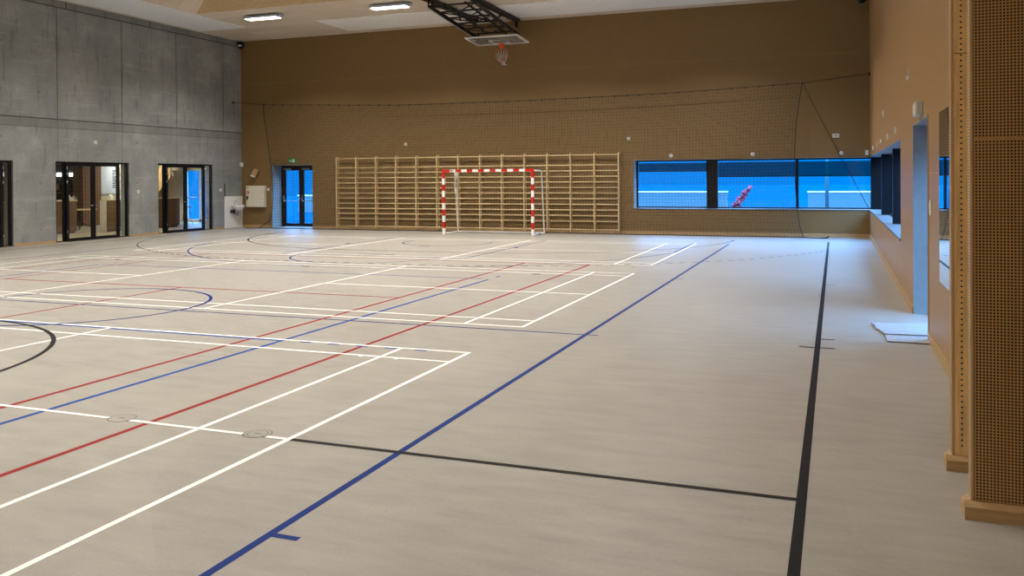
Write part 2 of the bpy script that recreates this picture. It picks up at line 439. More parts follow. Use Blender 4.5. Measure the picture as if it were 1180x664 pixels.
# centre line, cut at the socket lids
for a, b_ in ((-8.2, -5.09), (-4.89, -3.875), (-3.685, -3.5)): strip(k, a, 4.95, b_, 4.95, W, z)
for x in (-4.46, -4.06): strip(k, x-.02, 7.53, x+.02, 7.53, .04, z)
k.build('badminton_markings', LM['white'], fl, label='white badminton lines')

# floor socket lids
for i, (x, y, r) in enumerate(((-4.99, 4.975, .1), (-3.78, 4.985, .098))):
    lab = ('round floor socket lid on the white line between the two red lines and the inner white line' if i == 0 else
           'round floor socket lid on the white line, just left of the outer white sideline')
    lab = ['larger plain round floor lid cutting the white centre line left of the inner red line', 'round floor lid with inner ring, near where the white line turns black'][i]
    t_ = thing('floor_socket_lid', (x, y, 0), lab, 'floor lid', 'round socket lids in the floor')
    MB().prism([(x+(r-.004)*cos(q_*pi/16), y+(r-.004)*sin(q_*pi/16)) for q_ in range(32)], 0, .0022).build('lid', M['floor'], t_)
    rg = MB(); arc(rg, x, y, r, 0, 360, .004, .0024, n=1)
    if i: arc(rg, x, y, r*.72, 0, 360, .004, .0024)
    strip(rg, x-.03, y, x+.03, y, .008, .0024)
    rg.build('ring', M['cord'], t_)

# ------------------------------------------------------------------ windows and doors in the outer walls
def pane(mb, x0, x1, y, z0, z1, th=.012): mb.box(x0, x1, y-th/2, y+th/2, z0, z1)
wn = thing('window_1', (wx0, YB, wz0), kind='structure')
k = MB()
k.box(wx0, wx0+.012, YB-.002, YG+.05, wz0, wz1).box(wx0, XG, YB-.002, YG+.05, wz1-.012, wz1)
k.build('window_lining', M['pale'], wn)
MB().box(wx0, XG+.08, YB-.02, YG+.05, wz0-.02, wz0+.012).build('window_sill', M['sill'], wn)
k = MB(); e = .05
k.box(wx0+.012, XG+.02, YG-.03, YG+.03, wz0+.012, wz0+.055).box(wx0+.012, XG+.02, YG-.03, YG+.03, wz1-.055, wz1-.012)
k.box(wx0+.012, wx0+.06, YG-.03, YG+.03, wz0+.055, wz1-.055)
k.build('window_frame', M['black'], wn)
MB().box(-3.77, -3.43, YG-.10, YG+.04, wz0+.012, wz1-.012).build('post', M['black'], wn)
MB().box(-1.12, -1.04, YG-.05, YG+.035, wz0+.055, wz1-.055).build('mullion', M['black'], wn)
MB().box(.97, 1.33, YG-.14, YG+.08, wz0+.012, wz1-.012).build('corner_post', M['black'], wn)
for (a, b_, zb) in ((wx0+.06, -3.77, 1.99), (-3.43, -1.12, 1.81), (-1.04, .97, 1.81)):
    k = MB(); pane(k, a, b_, YG, wz0+.055, wz1-.055); k.build('glass_pane', M['extglass'], wn)
    k = MB(); k.box(a, b_, YG+.09, YG+.095, zb, wz1-.10); bl = k.build('blind', M['blind'], wn, label='dark blue screen blind, part lowered')
    MB().box(a, b_, YG+.08, YG+.105, zb-.025, zb).build('bottom_bar', M['black'], bl)

wn = thing('window_2', (XR, ww0, wz0), kind='structure')
k = MB()
k.box(XR-.002, XG+.05, ww0, ww0+.012, wz0, wz1).box(XR-.002, XG+.05, ww0, YG-.15, wz1-.012, wz1)
k.build('window_lining', M['pale'], wn)
MB().box(XR-.015, XG+.05, ww0, YB-.02, wz0-.02, wz0+.012).build('window_sill', M['sill'], wn)
k = MB(); k.box(XG-.03, XG+.03, ww0+.012, YG-.14, wz0+.012, wz0+.055).box(XG-.03, XG+.03, ww0+.012, YG-.14, wz1-.055, wz1-.012).box(XG-.03, XG+.03, ww0+.012, ww0+.06, wz0+.055, wz1-.055)
k.build('window_frame', M['black'], wn)
for y in (23.42, 18.90): MB().box(1.085, XG+.05, y, y+.24, wz0+.012, wz1-.012).build('post', M['black'], wn)
for a, b_ in ((ww0+.06, 18.90), (19.14, 23.42), (23.66, YG-.14)):
    MB().box(XG-.006, XG+.006, a, b_, wz0+.055, wz1-.055).build('glass_pane', M['extglass'], wn)

# back door (double, glazed, with panic bars)
YD = YB+.62
dr = thing('door_4', (dx0, YB, 0), kind='structure')
k = MB().box(dx0, dx0+.012, YB-.004, YD, 0, dh).box(dx1-.012, dx1, YB-.004, YD, 0, dh).box(dx0, dx1, YB-.004, YD, dh-.012, dh)
k.build('door_lining', M['pale'], dr)
MB().box(dx0-.0, dx1+.0, YB+.0, YD+.2, -.02, .012).build('threshold', M['pale'], dr)
k = MB().box(dx0+.012, dx0+.09, YD-.04, YD+.06, 0.012, dh).box(dx1-.09, dx1-.012, YD-.04, YD+.06, 0.012, dh).box(dx0+.09, dx1-.09, YD-.04, YD+.06, dh-.10, dh)
k.build('door_frame', M['black'], dr)
mid = (dx0+dx1)/2
for a, b_ in ((dx0+.09, mid-.005), (mid+.005, dx1-.09)):
    lf = MB().box(a, a+.10, YD-.03, YD+.03, .02, dh-.10).box(b_-.10, b_, YD-.03, YD+.03, .02, dh-.10).box(a+.1, b_-.1, YD-.03, YD+.03, .02, .14).box(a+.1, b_-.1, YD-.03, YD+.03, dh-.2, dh-.1).build('leaf', M['black'], dr)
    k = MB(); pane(k, a+.1, b_-.1, YD, .14, dh-.2); k.build('glass_pane', M['extglass'], lf)
    k = MB().tube([(a+.05, YD-.03, 1.08), (a+.05, YD-.11, 1.05), (a+.12, YD-.12, .99), (b_-.14, YD-.12, .99), (b_-.05, YD-.10, 1.05), (b_-.05, YD-.03, 1.08)], .016, 8)
    k.rbox(a+.02, a+.07, YD-.07, YD-.03, .95, 1.2, .006).rbox(b_-.07, b_-.03, YD-.06, YD-.03, 1.0, 1.15, .006)
    k.build('panic_bar', M['chrome'], lf)
    MB().rbox(a+.06, a+.36, YD-.09, YD-.03, dh-.18, dh-.12, .006).build('door_closer', M['grey'], lf)

# right-hand door, set deep in its reveal
XD = XR+.48
dr = thing('door_5', (XR, rd0, 0), kind='structure')
k = MB().box(XR-.004, XD, rd1-.012, rd1, 0, rdh).box(XR-.004, XD, rd0+.012, rd1-.012, rdh-.012, rdh)
k.build('door_lining', M['pale'], dr)
MB().box(XR-.012, XD, rd0, rd0+.014, 0, rdh+.01).build('near_lining', M['oak'], dr)
k = MB().box(XD-.03, XD+.06, rd0+.014, rd0+.09, .012, rdh-.012).box(XD-.03, XD+.06, rd1-.09, rd1-.012, .012, rdh-.012).box(XD-.03, XD+.06, rd0+.09, rd1-.09, rdh-.1, rdh-.012)
k.build('door_frame', M['black'], dr)
ym = (rd0+rd1)/2
for a, b_ in ((rd0+.09, ym-.005), (ym+.005, rd1-.09)):
    lf = MB().box(XD-.02, XD+.04, a, a+.09, .02, rdh-.1).box(XD-.02, XD+.04, b_-.09, b_, .02, rdh-.1).box(XD-.02, XD+.04, a+.09, b_-.09, .02, .13).box(XD-.02, XD+.04, a+.09, b_-.09, rdh-.19, rdh-.1).build('leaf', M['black'], dr)
    MB().box(XD, XD+.012, a+.09, b_-.09, .13, rdh-.19).build('glass_pane', M['extglass'], lf)
    MB().tube([(XD-.02, a+.05, 1.08), (XD-.09, a+.05, 1.05), (XD-.1, a+.15, 1.0), (XD-.1, b_-.15, 1.0), (XD-.09, b_-.05, 1.05), (XD-.02, b_-.05, 1.08)], .016, 8).build('panic_bar', M['chrome'], lf)

# the three glazed door units in the concrete wall
def foyer_door(n, y0, y1, l0, lm, l1):
    dr = thing('door_%d' % n, (XL, y0, 0), kind='structure')
    X = XL-.06; f = .055
    k = MB().box(X-.06, X+.02, y0+.004, y0+f, 0, DH-.004).box(X-.06, X+.02, y1-.075, y1-.02, 0, DH-.004).box(X-.06, X+.03, y0+f, y1-.075, DH-.055, DH-.004)
    k.box(X-.06, X+.02, l0-.05, l0+.03, 0, DH-.055).box(X-.06, X+.02, l1-.03, l1+.05, 0, DH-.055)
    k.box(X-.06, X+.02, y0+f, l0-.05, 0, .03).box(X-.06, X+.02, l1+.05, y1-.075, 0, .03)
    k.build('door_frame', M['black'], dr)
    MB().box(X-.03, X-.018, y0+f, l0-.05, .03, DH-.055).build('sidelight', M['glass'], dr)
    MB().box(X-.03, X-.018, l1+.05, y1-.075, .03, DH-.055).build('sidelight', M['glass'], dr)
    MB().box(XL-.34, XL+.0, y0+.004, y1-.004, -.01, .008).build('threshold', M['oak'], dr)
    for i, (a, b_) in enumerate(((l0, lm-.004), (lm+.004, l1))):
        s0 = .085; s1 = .07
        A_, B_ = (a+s0, b_-s1) if i == 0 else (a+s1, b_-s0)
        lf = MB().box(X+.02, X+.075, a, A_, .012, DH-.03).box(X+.02, X+.075, B_, b_, .012, DH-.03).box(X+.02, X+.075, A_, B_, .012, .10).box(X+.02, X+.075, A_, B_, DH-.13, DH-.03).build('leaf', M['black'], dr)
        MB().box(X+.04, X+.052, A_, B_, .10, DH-.13).build('glass_pane', M['glass'], lf)
        yh = a+.012 if i == 0 else b_-.012
        for hz in (.3, 1.75, 2.0, 2.17):
            MB().tube([(X+.085, yh, hz-.05), (X+.085, yh, hz+.05)], .012, 8).build('hinge', M['chrome'], lf)
        hy_ = b_-.035 if i == 0 else a+.035
        MB().tube([(X+.07, hy_, 1.05), (X+.13, hy_, 1.05), (X+.13, hy_+(-.12 if i == 0 else .12), 1.05)], .011, 8).build('handle', M['chrome'], lf)
foyer_door(1, D[0][0], D[0][1], 15.0, 15.98, 16.97)
foyer_door(2, D[1][0], D[1][1], 19.02, 20.0, 21.02)
foyer_door(3, D[2][0], D[2][1], 23.03, 23.96, 24.93)

# ------------------------------------------------------------------ foyer behind the concrete wall
FX = -33.0; FY0, FY1 = 9.0, 29.9; FZ = 2.9; X0 = XL-.35
MB().box(FX, X0-.002, FY0, FY1, -.2, 0).build('floor', M['vinyl'], kind='structure')
w = MB().box(FX-.2, FX, FY0, FY1, 0, FZ).box(FX, X0-.002, FY0-.2, FY0, 0, FZ)
w.box(FX, -26.35, FY1, FY1+.2, 0, FZ).box(-24.75, X0-.002, FY1, FY1+.2, 0, FZ).box(-26.35, -24.75, FY1, FY1+.2, 2.3, FZ)
w.box(X0-.1, X0-.002, YB+.5, FY1, 0, FZ)
w.build('wall_foyer', M['interior'], kind='structure')
MB().box(FX, X0-.002, FY0, FY1, FZ, FZ+.2).build('ceiling', M['pale'], kind='structure')
dr = thing('door_6', (-26.35, FY1, 0), kind='structure')
k = MB().box(-26.35, -26.27, FY1, FY1+.1, 0, 2.3).box(-24.83, -24.75, FY1, FY1+.1, 0, 2.3).box(-26.27, -24.83, FY1, FY1+.1, 2.2, 2.3).box(-25.6, -25.5, FY1, FY1+.1, 0, 2.2).box(-26.27, -24.83, FY1, FY1+.1, 0, .12)
k.build('door_frame', M['cream'], dr)
MB().box(-26.27, -25.6, FY1+.04, FY1+.052, .12, 2.2).build('glass_pane', M['extglass'], dr)
MB().box(-25.5, -24.83, FY1+.04, FY1+.052, .12, 2.2).build('glass_pane', M['extglass'], dr)
MB().tube([(-26.2, FY1-.05, 1.05), (-25.65, FY1-.05, 1.05)], .02, 8).build('panic_bar', M['chrome'], dr)

def counter(x0, x1, y0, y1, h, label):
    t_ = thing('counter', ((x0+x1)/2, (y0+y1)/2, 0), label, 'counter')
    MB().box(x0+.02, x1-.02, y0+.02, y1-.02, .06, h-.03).box(x0+.07, x1-.07, y0+.07, y1-.07, 0, .06).build('body', M['cab'], t_)
    MB().box(x0, x1, y0, y1, h-.03, h).build('worktop', M['pine'], t_)
    MB().box(x0+.0, x1-.0, y0-.005, y0+.015, .0, h-.03).build('end_panel', M['cream'], t_)
    return t_
counter(-25.3, -24.55, 15.6, 22.6, 1.13, 'long brown slatted counter behind the leftmost and middle glass doors')
counter(-24.12, -23.85, 23.15, 26.8, 1.13, 'brown slatted counter with a pale end, right of the round table')
# bottles and cartons standing on the counters
def bottle(x, y, z, r, h, mat, label, group):
    t_ = thing('bottle', (x, y, z), label, 'bottle', group)
    MB().lathe([(r, 0), (r, h*.6), (r*.4, h*.75), (r*.36, h*.93)], (x, y, z), 12).build('body', mat, t_)
    MB().lathe([(r*.42, 0), (r*.42, h*.08)], (x, y, z+h*.93), 12).build('cap', M['text'], t_)
for i, y in enumerate((20.35, 20.62, 21.15, 21.45)):
    bottle(-24.9, y, 1.13, .045, .3, M['goalwhite'] if i in (1, 2) else M['text'], 'white bottle on the long counter behind the middle glass door' if i in (1, 2) else 'dark bottle on the long counter behind the middle glass door', 'bottles on the long counter')
def carton(x, y, z, w_, h, lab):
    t_ = thing('carton', (x, y, z), lab, 'carton', 'white cartons on the counters')
    MB().rbox(x-w_/2, x+w_/2, y-w_/2, y+w_/2, z, z+h, .004).build('box_body', M['white'], t_)
    MB().prism([(x-w_*.3, z+h), (x+w_*.3, z+h), (x, z+h+.05)], y-w_/2, y+w_/2, 'y').build('folded_top', M['cream'], t_)
for y in (23.5, 23.85, 24.2, 24.55, 25.0, 25.4): carton(-23.99, y, 1.13, .11, .13, 'white carton in the row on the counter beside the pale poster')
for y in (17.9, 18.3): carton(-24.9, y, 1.13, .12, .15, 'white carton on the long counter behind the leftmost door')
# round table
tx, ty = -26.05, 24.05
t_ = thing('pedestal_table', (tx, ty, 0), 'round table with curled black iron legs behind the middle glass doors', 'table')
MB().lathe([(.58, .72), (.6, .735), (.6, .75), (.58, .755)], (tx, ty, 0), 32).build('tabletop', M['pine'], t_)
for j in range(4):
    a = pi/4+j*pi/2; R = [(.05, .72), (.06, .45), (.10, .25), (.25, .14), (.4, .10), (.47, .04), (.42, .014)]
    MB().tube([(tx+r*cos(a), ty+r*sin(a), z_) for r, z_ in R], .016, 8).build('leg', M['black'], t_)
vs = thing('glass_trophy', (tx-.15, ty-.2, .755), 'silvery branching ornament standing on the round foyer table', 'ornament')
k = MB().lathe([(.09, 0), (.07, .02), (.015, .05), (.012, .3)], (tx-.15, ty-.2, .755), 16); k.build('stem', M['chrome'], vs)
k = MB(); random.seed(3)
for j in range(16):
    a = random.uniform(0, 2*pi); e_ = random.uniform(.1, 1.4); p0 = Vector((tx-.15, ty-.2, 1.0)); d_ = Vector((cos(a)*cos(e_), sin(a)*cos(e_), sin(e_)))
    k.tube([p0, p0+d_*.16, p0+d_*.3], [.012, .02, .006], 6)
k.build('branches', M['netwhite'], vs)
# slatted timber column and poster
MB().box(-28.4, -27.9, 25.92, 26.85, 0.002, FZ-.004).build('slatted_screen', mat_slat('timber_slats', S(150,112,68), S(64,42,22), 1, .12), label='tall warm timber slat screen seen through the middle glass doors', cat='screen')
ps = thing('poster', (-28.09, 27.4, 1.26), 'pale blue poster with a column of dark print behind the counter', 'poster')
MB().box(-28.09, -28.07, 26.98, 28.0, 1.26, 2.42).build('sheet', M['paper'], ps)
k = MB(); random.seed(5)
for j in range(9): k.box(-28.07, -28.067, 27.6, 27.6+random.uniform(.10, .17), 1.5+j*.085, 1.55+j*.085)
k.build('print', M['text'], ps)
MB().box(-28.4, -28.1, 26.87, 28.3, 0, FZ).build('wall_niche', M['interior'], kind='structure')
# shelf unit with light strip at the far wall
sh = thing('shelf_unit', (-31.8, 25.3, 0), 'dark shelf unit with a white light strip, far back in the foyer', 'shelf')
k = MB().box(-32.0, -31.97, 21.0, 29.6, 0, 2.5)
for z_ in (.5, .95, 1.4, 1.85, 2.5): k.box(-32.0, -31.6, 21.0, 29.6, z_-.02, z_+.02)
for y_ in (21.0, 23.0, 25.0, 27.0, 29.57): k.box(-32.0, -31.6, y_, y_+.03, 0, 2.5)
k.build('carcass', M['pane_dark'], sh)
MB().box(-31.62, -31.58, 21.1, 29.5, 2.0, 2.16).build('light_strip', M['strip'], sh)
random.seed(11)
for j in range(14):
    y_ = 21.3+j*.57; zz = (1.42, .97)[j % 2]
    tag(MB().lathe([(.07, 0), (.08, .12), (.05, .2), (.03, .26)], (-31.75, y_, zz), 10).build('jar', M['white'] if j % 3 else M['oak']), 'small jar on the dark shelf unit in the foyer', 'jar', 'jars on the foyer shelf')
# staircase
st = thing('staircase', (-27.4, 29.5, 0), 'foyer staircase with brown stringer behind the third glass door', 'staircase')
k = MB(); k.prism([(-29.2, 0), (-28.5, 0), (-26.5, 1.95), (-26.5, 2.86), (-26.55, 2.86), (-29.2, .35)], 29.2, 29.26, 'y'); k.build('stringer', M['oak'], st)
k = MB()
for j in range(11): k.box(-29.15+j*.235, -28.87+j*.235, 29.26, 29.86, .17+j*.225, .2+j*.225)
k.build('steps', M['pine_x'], st)
MB().tube([(-29.1, 29.17, 1.0), (-27.2, 29.17, 2.86)], .025, 8).build('handrail', M['chrome'], st)
# bar stool near the far foyer door
bs = thing('bar_stool', (-24.5, 27.9, 0), 'pale stool standing right of the counter behind the third glass door', 'stool')
MB().lathe([(.16, .70), (.18, .72), (.18, .74), (.15, .755)], (-24.5, 27.9, 0), 20).build('seat', M['cream'], bs)
for j in range(4):
    a = pi/4+j*pi/2; MB().tube([(-24.5+.1*cos(a), 27.9+.1*sin(a), .70), (-24.5+.2*cos(a), 27.9+.2*sin(a), .0)], .014, 8).build('leg', M['chrome'], bs)
k = MB().tube([(-24.5+.165*cos(a), 27.9+.165*sin(a), .25) for a in [j*pi/8 for j in range(16)]], .009, 6, closed=True); k.build('foot_ring', M['chrome'], bs)

def area(name, loc, sx, sy, power, col=(1, .97, .92), spread=180, rot=(0, 0, 0), parent=None):
    l = bpy.data.lights.new(name, 'AREA'); l.shape = 'RECTANGLE'; l.size = sx; l.size_y = sy; l.energy = power; l.color = col; l.spread = radians(spread)
    o = bpy.data.objects.new(name, l); C.objects.link(o); o.location = loc; o.rotation_euler = rot
    if parent: o.parent = parent; o.location = Vector(loc)-Vector(parent.location)
    return o
FOYER_P = 75
for (x, y) in ((-26, 14), (-23.2, 19.5), (-27, 21.5), (-23, 24), (-27.3, 28.2), (-30.5, 20)):
    t_ = thing('foyer_ceiling_lamp', (x, y, FZ), 'flat white lamp on the foyer ceiling behind the concrete wall', 'ceiling lamp', 'foyer ceiling lamps')
    MB().rbox(x-.3, x+.3, y-.3, y+.3, FZ-.06, FZ, .01).build('housing', M['white'], t_)
    area('lamp_light', (x, y, FZ-.07), .5, .5, FOYER_P, (1, .9, .74), parent=t_)

# ------------------------------------------------------------------ hall luminaires
LP = 143
def hall_lamp(x, y, zb, lab, vis):
    t_ = thing('ceiling_lamp', (x, y, zb), lab, 'ceiling lamp', 'long ceiling lamps of the hall')
    MB().rbox(x-.62, x+.62, y-.17, y+.17, zb+.02, zb+.09, .008).build('housing', M['lampbody'], t_)
    MB().box(x-.58, x+.58, y-.15, y+.15, zb, zb+.02).build('diffuser', M['lampface'], t_)
    top = ZC if y > 22 else ZC+rdz
    for s in (-.5, .5): MB().tube([(x+s, y, zb+.09), (x+s, y, top)], .008, 6).build('hanger', M['lampbody'], t_)
    MB().rbox(x+.58, x+.70, y-.06, y+.12, zb+.03, zb+.12, .008).build('sensor', M['lampbody'], t_)
    area('lamp_light', (x, y, zb-.012), 1.14, .28, LP*(1.5 if j == 0 else 1 if y > 5 else .6), (1, .965, .90), spread=132, parent=t_)
rows = [22.85, 17.6, 12.4, 7.2, 2.0, -3.2, -8.4]
for j, y in enumerate(rows):
    for i, x in enumerate((-17.0, -12.45, -7.9, -3.35)):
        zb = 6.9 if j == 0 else 7.1
        lab = ('long ceiling lamp at the left, nearer the concrete wall' if i == 0 else 'long ceiling lamp right of the other, nearer the basketball hoop') if j == 0 else 'long ceiling lamp in the recess over the court'
        hall_lamp(x, y, zb, lab, j == 0)

# slatted white ceiling panels
MB().box(-20.80, -18.93, 2.0, 24.43, ZC-.03, ZC-.001).build('slatted_ceiling_panel', M['slat'], label='white slatted ceiling panel running along the concrete wall', cat='ceiling panel')
MB().box(-16.0, -1.6, 24.35, 26.35, ZC-.03, ZC-.001).build('slatted_ceiling_panel', M['slat_y'], label='white slatted ceiling panel above the back wall, behind the hoop frame', cat='ceiling panel')

# ------------------------------------------------------------------ perforated pilasters at the right edge
def pilaster(y0, label, face_m, plain_face):
    t_ = thing('pilaster', (XR-.14, y0, 0), label, 'pilaster')
    x0 = .658; th = .10
    MB().box(x0+.006, XR-.003, y0+.004, y0+th, .0, ZC).build('core', M['oak'], t_)
    MB().box(x0+.01, XR-.003, y0-.008, y0+.004, .09, ZC).build('front_panel', face_m, t_)
    MB().box(x0-.006, x0+.006, y0-.0, y0+th-.012, .09, ZC).build('side_panel', M['perf_edge'], t_)
    k = MB().prism([(y0-.045, 0), (y0-.045, .065), (y0-.012, .09), (y0-.0085, 0)], x0-.04, XR-.003, 'x')
    k.prism([(x0-.04, 0), (x0-.04, .065), (x0-.008, .09), (x0-.0065, 0)], y0-.0084, y0+th, 'y')
    k.build('skirting', M['oak'], t_)
    if plain_face:
        k = MB(); zz = .15
        while zz < ZC-.05:
            k.lathe([(.0058, 0), (.0058, .0012)], (0, 0, 0), 10, M=Matrix.Translation((.706, y0-.008, zz)) @ Matrix.Rotation(pi/2, 4, 'X')); zz += .033
        k.build('drilled_holes', M['text'], t_, label='single column of small round holes')
        MB().box(x0+.01, XR, y0-.0095, y0-.008, 2.502, 2.506).build('panel_joint', M['cardedge'], t_)
pilaster(5.78, 'pale wooden pilaster strip with one column of drilled holes', wood('pale_oak_panel', S(240,202,140), .45, 2), True)
pilaster(5.00, 'brown perforated panel pilaster at the right edge, nearest the camera', M['perf_pil'], False)

# mirror on the right wall
mr = thing('wall_mirror', (XR, 8.3, .75), 'tall frameless wall mirror on the right wall reflecting the blue window', 'mirror')
MB().box(XR-.010, XR-.004, 7.3, 9.14, .76, 2.38).build('mirror_glass', M['mirror'], mr)
MB().box(XR-.004, XR, 7.32, 9.12, .78, 2.36).build('backing', M['grey'], mr)

# ------------------------------------------------------------------ wall bars
t_ = thing('wall_bars', (-11.66, 26.9, 0), 'long run of varnished wooden wall bars on the back wall behind the goal', 'wall bars')
bx0, bx1 = -16.83, -6.46; st_ = (bx1-bx0)/13
for i in range(14):
    x = bx0+i*st_; MB().prism([(26.80, .06), (26.80, 2.57), (26.87, 2.60), (27.0, 2.60), (27.0, .06)], x-.019, x+.019, 'x').build('upright', M['pine'], t_)
zs = [2.53, 2.20]+[2.20-.1815*j for j in range(1, 11)]+[.12]
for z_ in zs:
    MB().tube([(bx0+.012, 26.84, z_), (bx1-.012, 26.84, z_)], [.021, .021], 10).build('rung', M['pine_x'], t_)

# ------------------------------------------------------------------ handball goal
gx0, gx1, gyy = cx-1.66, cx+1.46, 25.22
gx0, gx1 = -11.87, -8.75
g = thing('handball_goal', ((gx0+gx1)/2, gyy, 0), 'red and white striped handball goal in front of the wall bars', 'goal')
h = .04
for x in (gx0+h, gx1-h):
    k = MB(); z_ = 0; red = False
    ed = [0, .2, .4, .6, .8, 1.0, 1.2, 1.4, 1.6, 1.8]
    for j, a in enumerate(ed):
        b_ = a+.2 if j < 9 else 2.08
        k.box(x-h, x+h, gyy-h, gyy+h, a+(.001 if j == 0 else 0), b_, mi=j % 2)
    k.build('post', [M['goalwhite'], M['red']], g)
k = MB(); n = 13; a0 = gx0+.28; a1 = gx1-.28; sw = (a1-a0)/n
k.box(gx0+2*h, a0, gyy-h, gyy+h, 2.0, 2.08, mi=1).box(a1, gx1-2*h, gyy-h, gyy+h, 2.0, 2.08, mi=1)
for j in range(n): k.box(a0+j*sw, a0+(j+1)*sw, gyy-h, gyy+h, 2.0, 2.08, mi=j % 2)
cb = k.build('crossbar', [M['goalwhite'], M['red']], g)
k = MB()
for a, w_, z0_, z1_ in ((.02, .05, 2.02, 2.06), (.03, .03, 2.055, 2.07), (.08, .012, 2.025, 2.055), (.105, .012, 2.025, 2.055), (.13, .03, 2.03, 2.04), (.13, .03, 2.045, 2.052)):
    k.box(a0+a, a0+a+w_, gyy-h-.002, gyy-h, z0_, z1_)
k.build('maker_mark', M['text'], cb, label='small dark mark on the white band')
yr = gyy+1.13
for nm, x in (('side_frame', gx0+h), ('side_frame', gx1-h)):
    MB().tube([(x, gyy+h, 2.03), (x, gyy+.78, 2.03), (x, gyy+.86, 1.98), (x, yr-.04, .12), (x, yr, .03), (x, yr-.1, .022), (x, gyy+h, .022)], .021, 8).build(nm, M['goalwhite'], g)
MB().tube([(gx0+h, yr-.02, .022), (gx1-h, yr-.02, .022)], .021, 8).build('ground_tube', M['goalwhite'], g)
k = MB(); random.seed(4)     # net gathered and tied at the left post
for j in range(7):
    ox, oy = random.uniform(-.05, .05), random.uniform(-.05, .05); x = gx0+.40+ox*.6
    k.tube([(x+.04, gyy+.18+oy, 1.99), (x-.02, gyy+.2+oy, 1.85), (x-.06-ox, gyy+.2, 1.6), (x-.02, gyy+.2+oy, 1.4), (x+.0, gyy+.2, 1.22)], [.008, .012, .013, .009, .005], 6)
k.tube([(gx0+.41, gyy+.2, 1.25), (gx0+.39, gyy+.2, .9), (gx0+.4, gyy+.22, .75)], .007, 6)
k.build('gathered_net', M['netwhite'], g, label='white goal net gathered and tied near the left post')
k = MB()
for j in range(5):
    a = j*.17; k.tube([(gx1-h+.05+.07*cos(p+a), gyy+.35+.2*a+.14*sin(p), .03+.012*j+.01*sin(3*p)) for p in [q_*pi/6 for q_ in range(12)]], .009, 5, closed=True)
k.build('coiled_net_cord', M['lampbody'], g)

# ------------------------------------------------------------------ ball-stop net hung across the hall end
t_ = thing('ball_stop_net', (-10.2, 26.2, 4.4), 'fine dark ball-stop net hanging across the back wall on a sagging cable', 'net')
YN = 26.5
def cable_z(x):
    pts = [(-21.1, 4.69), (-19.6, 4.54), (-14.0, 4.33), (-9.5, 4.31), (-5.0, 4.36), (-.9, 4.50), (.92, 4.69)]
    for (xa, za), (xb, zb_) in zip(pts, pts[1:]):
        if x <= xb: f_ = (x-xa)/(xb-xa); return za+(zb_-za)*f_
    return pts[-1][1]
def lx(z_):   # left edge: bows inward, then trails out near the floor
    k_ = [(0, -19.95), (.12, -19.55), (.6, -19.38), (1.2, -19.33), (2.2, -19.40), (3.2, -19.55), (4.0, -19.68), (4.6, -19.75)]
    for (za, xa), (zb_, xb) in zip(k_, k_[1:]):
        if z_ <= zb_: return xa+(xb-xa)*(z_-za)/(zb_-za)
    return k_[-1][1]
def rx(z_):
    k_ = [(0, -.88), (.3, -.97), (.8, -1.05), (1.4, -1.09), (2.4, -1.12), (3.3, -1.07), (4.0, -.98), (4.6, -.88)]
    for (za, xa), (zb_, xb) in zip(k_, k_[1:]):
        if z_ <= zb_: return xa+(xb-xa)*(z_-za)/(zb_-za)
    return k_[-1][1]
def yn(x, z_): return YN + .02*sin(x*1.3+z_)*(1-z_/5)
k = MB(); RC = .0042; NC = 186; NR = 44
for i in range(1, NC):
    u = i/NC; pts = []
    for j in range(9):
        z_ = .03+(j/8.); f_ = j/8.
        for _ in range(1):
            xt = lx(4.5)+(rx(4.5)-lx(4.5))*u; zt = cable_z(xt)
            z_ = .02+(zt-.02)*f_; x = lx(z_)+(rx(z_)-lx(z_))*u
        pts.append((x, yn(x, z_), z_))
    k.tube(pts, RC, 4, cap=False)
for j in range(1, NR):
    f_ = j/NR; pts = []
    for i in range(0, 63):
        u = i/62; xt = lx(4.5)+(rx(4.5)-lx(4.5))*u; z_ = .02+(cable_z(xt)-.02)*f_; x = lx(z_)+(rx(z_)-lx(z_))*u
        pts.append((x, yn(x, z_), z_))
    k.tube(pts, RC, 4, cap=False)
k.build('netting', M['netcord'], t_)
xs = [-21.09, -20.4, -19.75]+[-19.75+i*.47 for i in range(1, 40)]+[-.88, 0, .92]
xs = sorted(xs); MB().tube([(x, YN, cable_z(x)+.012) for x in xs], .011, 6).build('top_cable', M['cord'], t_)
for i in range(0, 47):
    x = -19.7+i*.4; k = MB(); k.rbox(x-.016, x+.016, YN-.018, YN+.018, cable_z(x)-.028, cable_z(x)+.034, .006); k.build('hook', M['cord'], t_)
zz = [i*4.54/16 for i in range(17)]
MB().tube([(-20.45, 26.3, .012), (-20.2, 26.4, .012)]+[(lx(z_), yn(lx(z_), z_), max(.014, z_)) for z_ in zz], .013, 6).build('edge_rope', M['cord'], t_)
MB().tube([(rx(z_), yn(rx(z_), z_), max(.014, z_)) for z_ in zz], .013, 6).build('edge_rope', M['cord'], t_)
random.seed(9)
bot = [(lx(0)+(rx(0)-lx(0))*i/60, YN-.04+.03*sin(i*.7)+random.uniform(-.015, .015), .016) for i in range(61)]
MB().tube(bot, .014, 6).build('hem_rope', M['cord'], t_)
MB().tube([(-.88, 26.48, .02), (-.7, 26.3, .012), (-.45, 26.2, .012), (-.22, 26.2, .03), (-.18, 26.22, .07)], [.011, .011, .011, .02, .024], 8).build('rope_end', M['cord'], t_)
MB().tube([(-.88, YN, 4.5), (.0, 26.75, 2.65), (.90, 26.97, .86)], .009, 6).build('pull_cord', M['cord'], t_)
MB().lathe([(.045, 0), (.045, .05)], (0, 0, 0), 14, M=Matrix.Translation((XR, YN, 4.69)) @ Matrix.Rotation(-pi/2, 4, 'Y')).build('wall_anchor', M['cord'], t_)
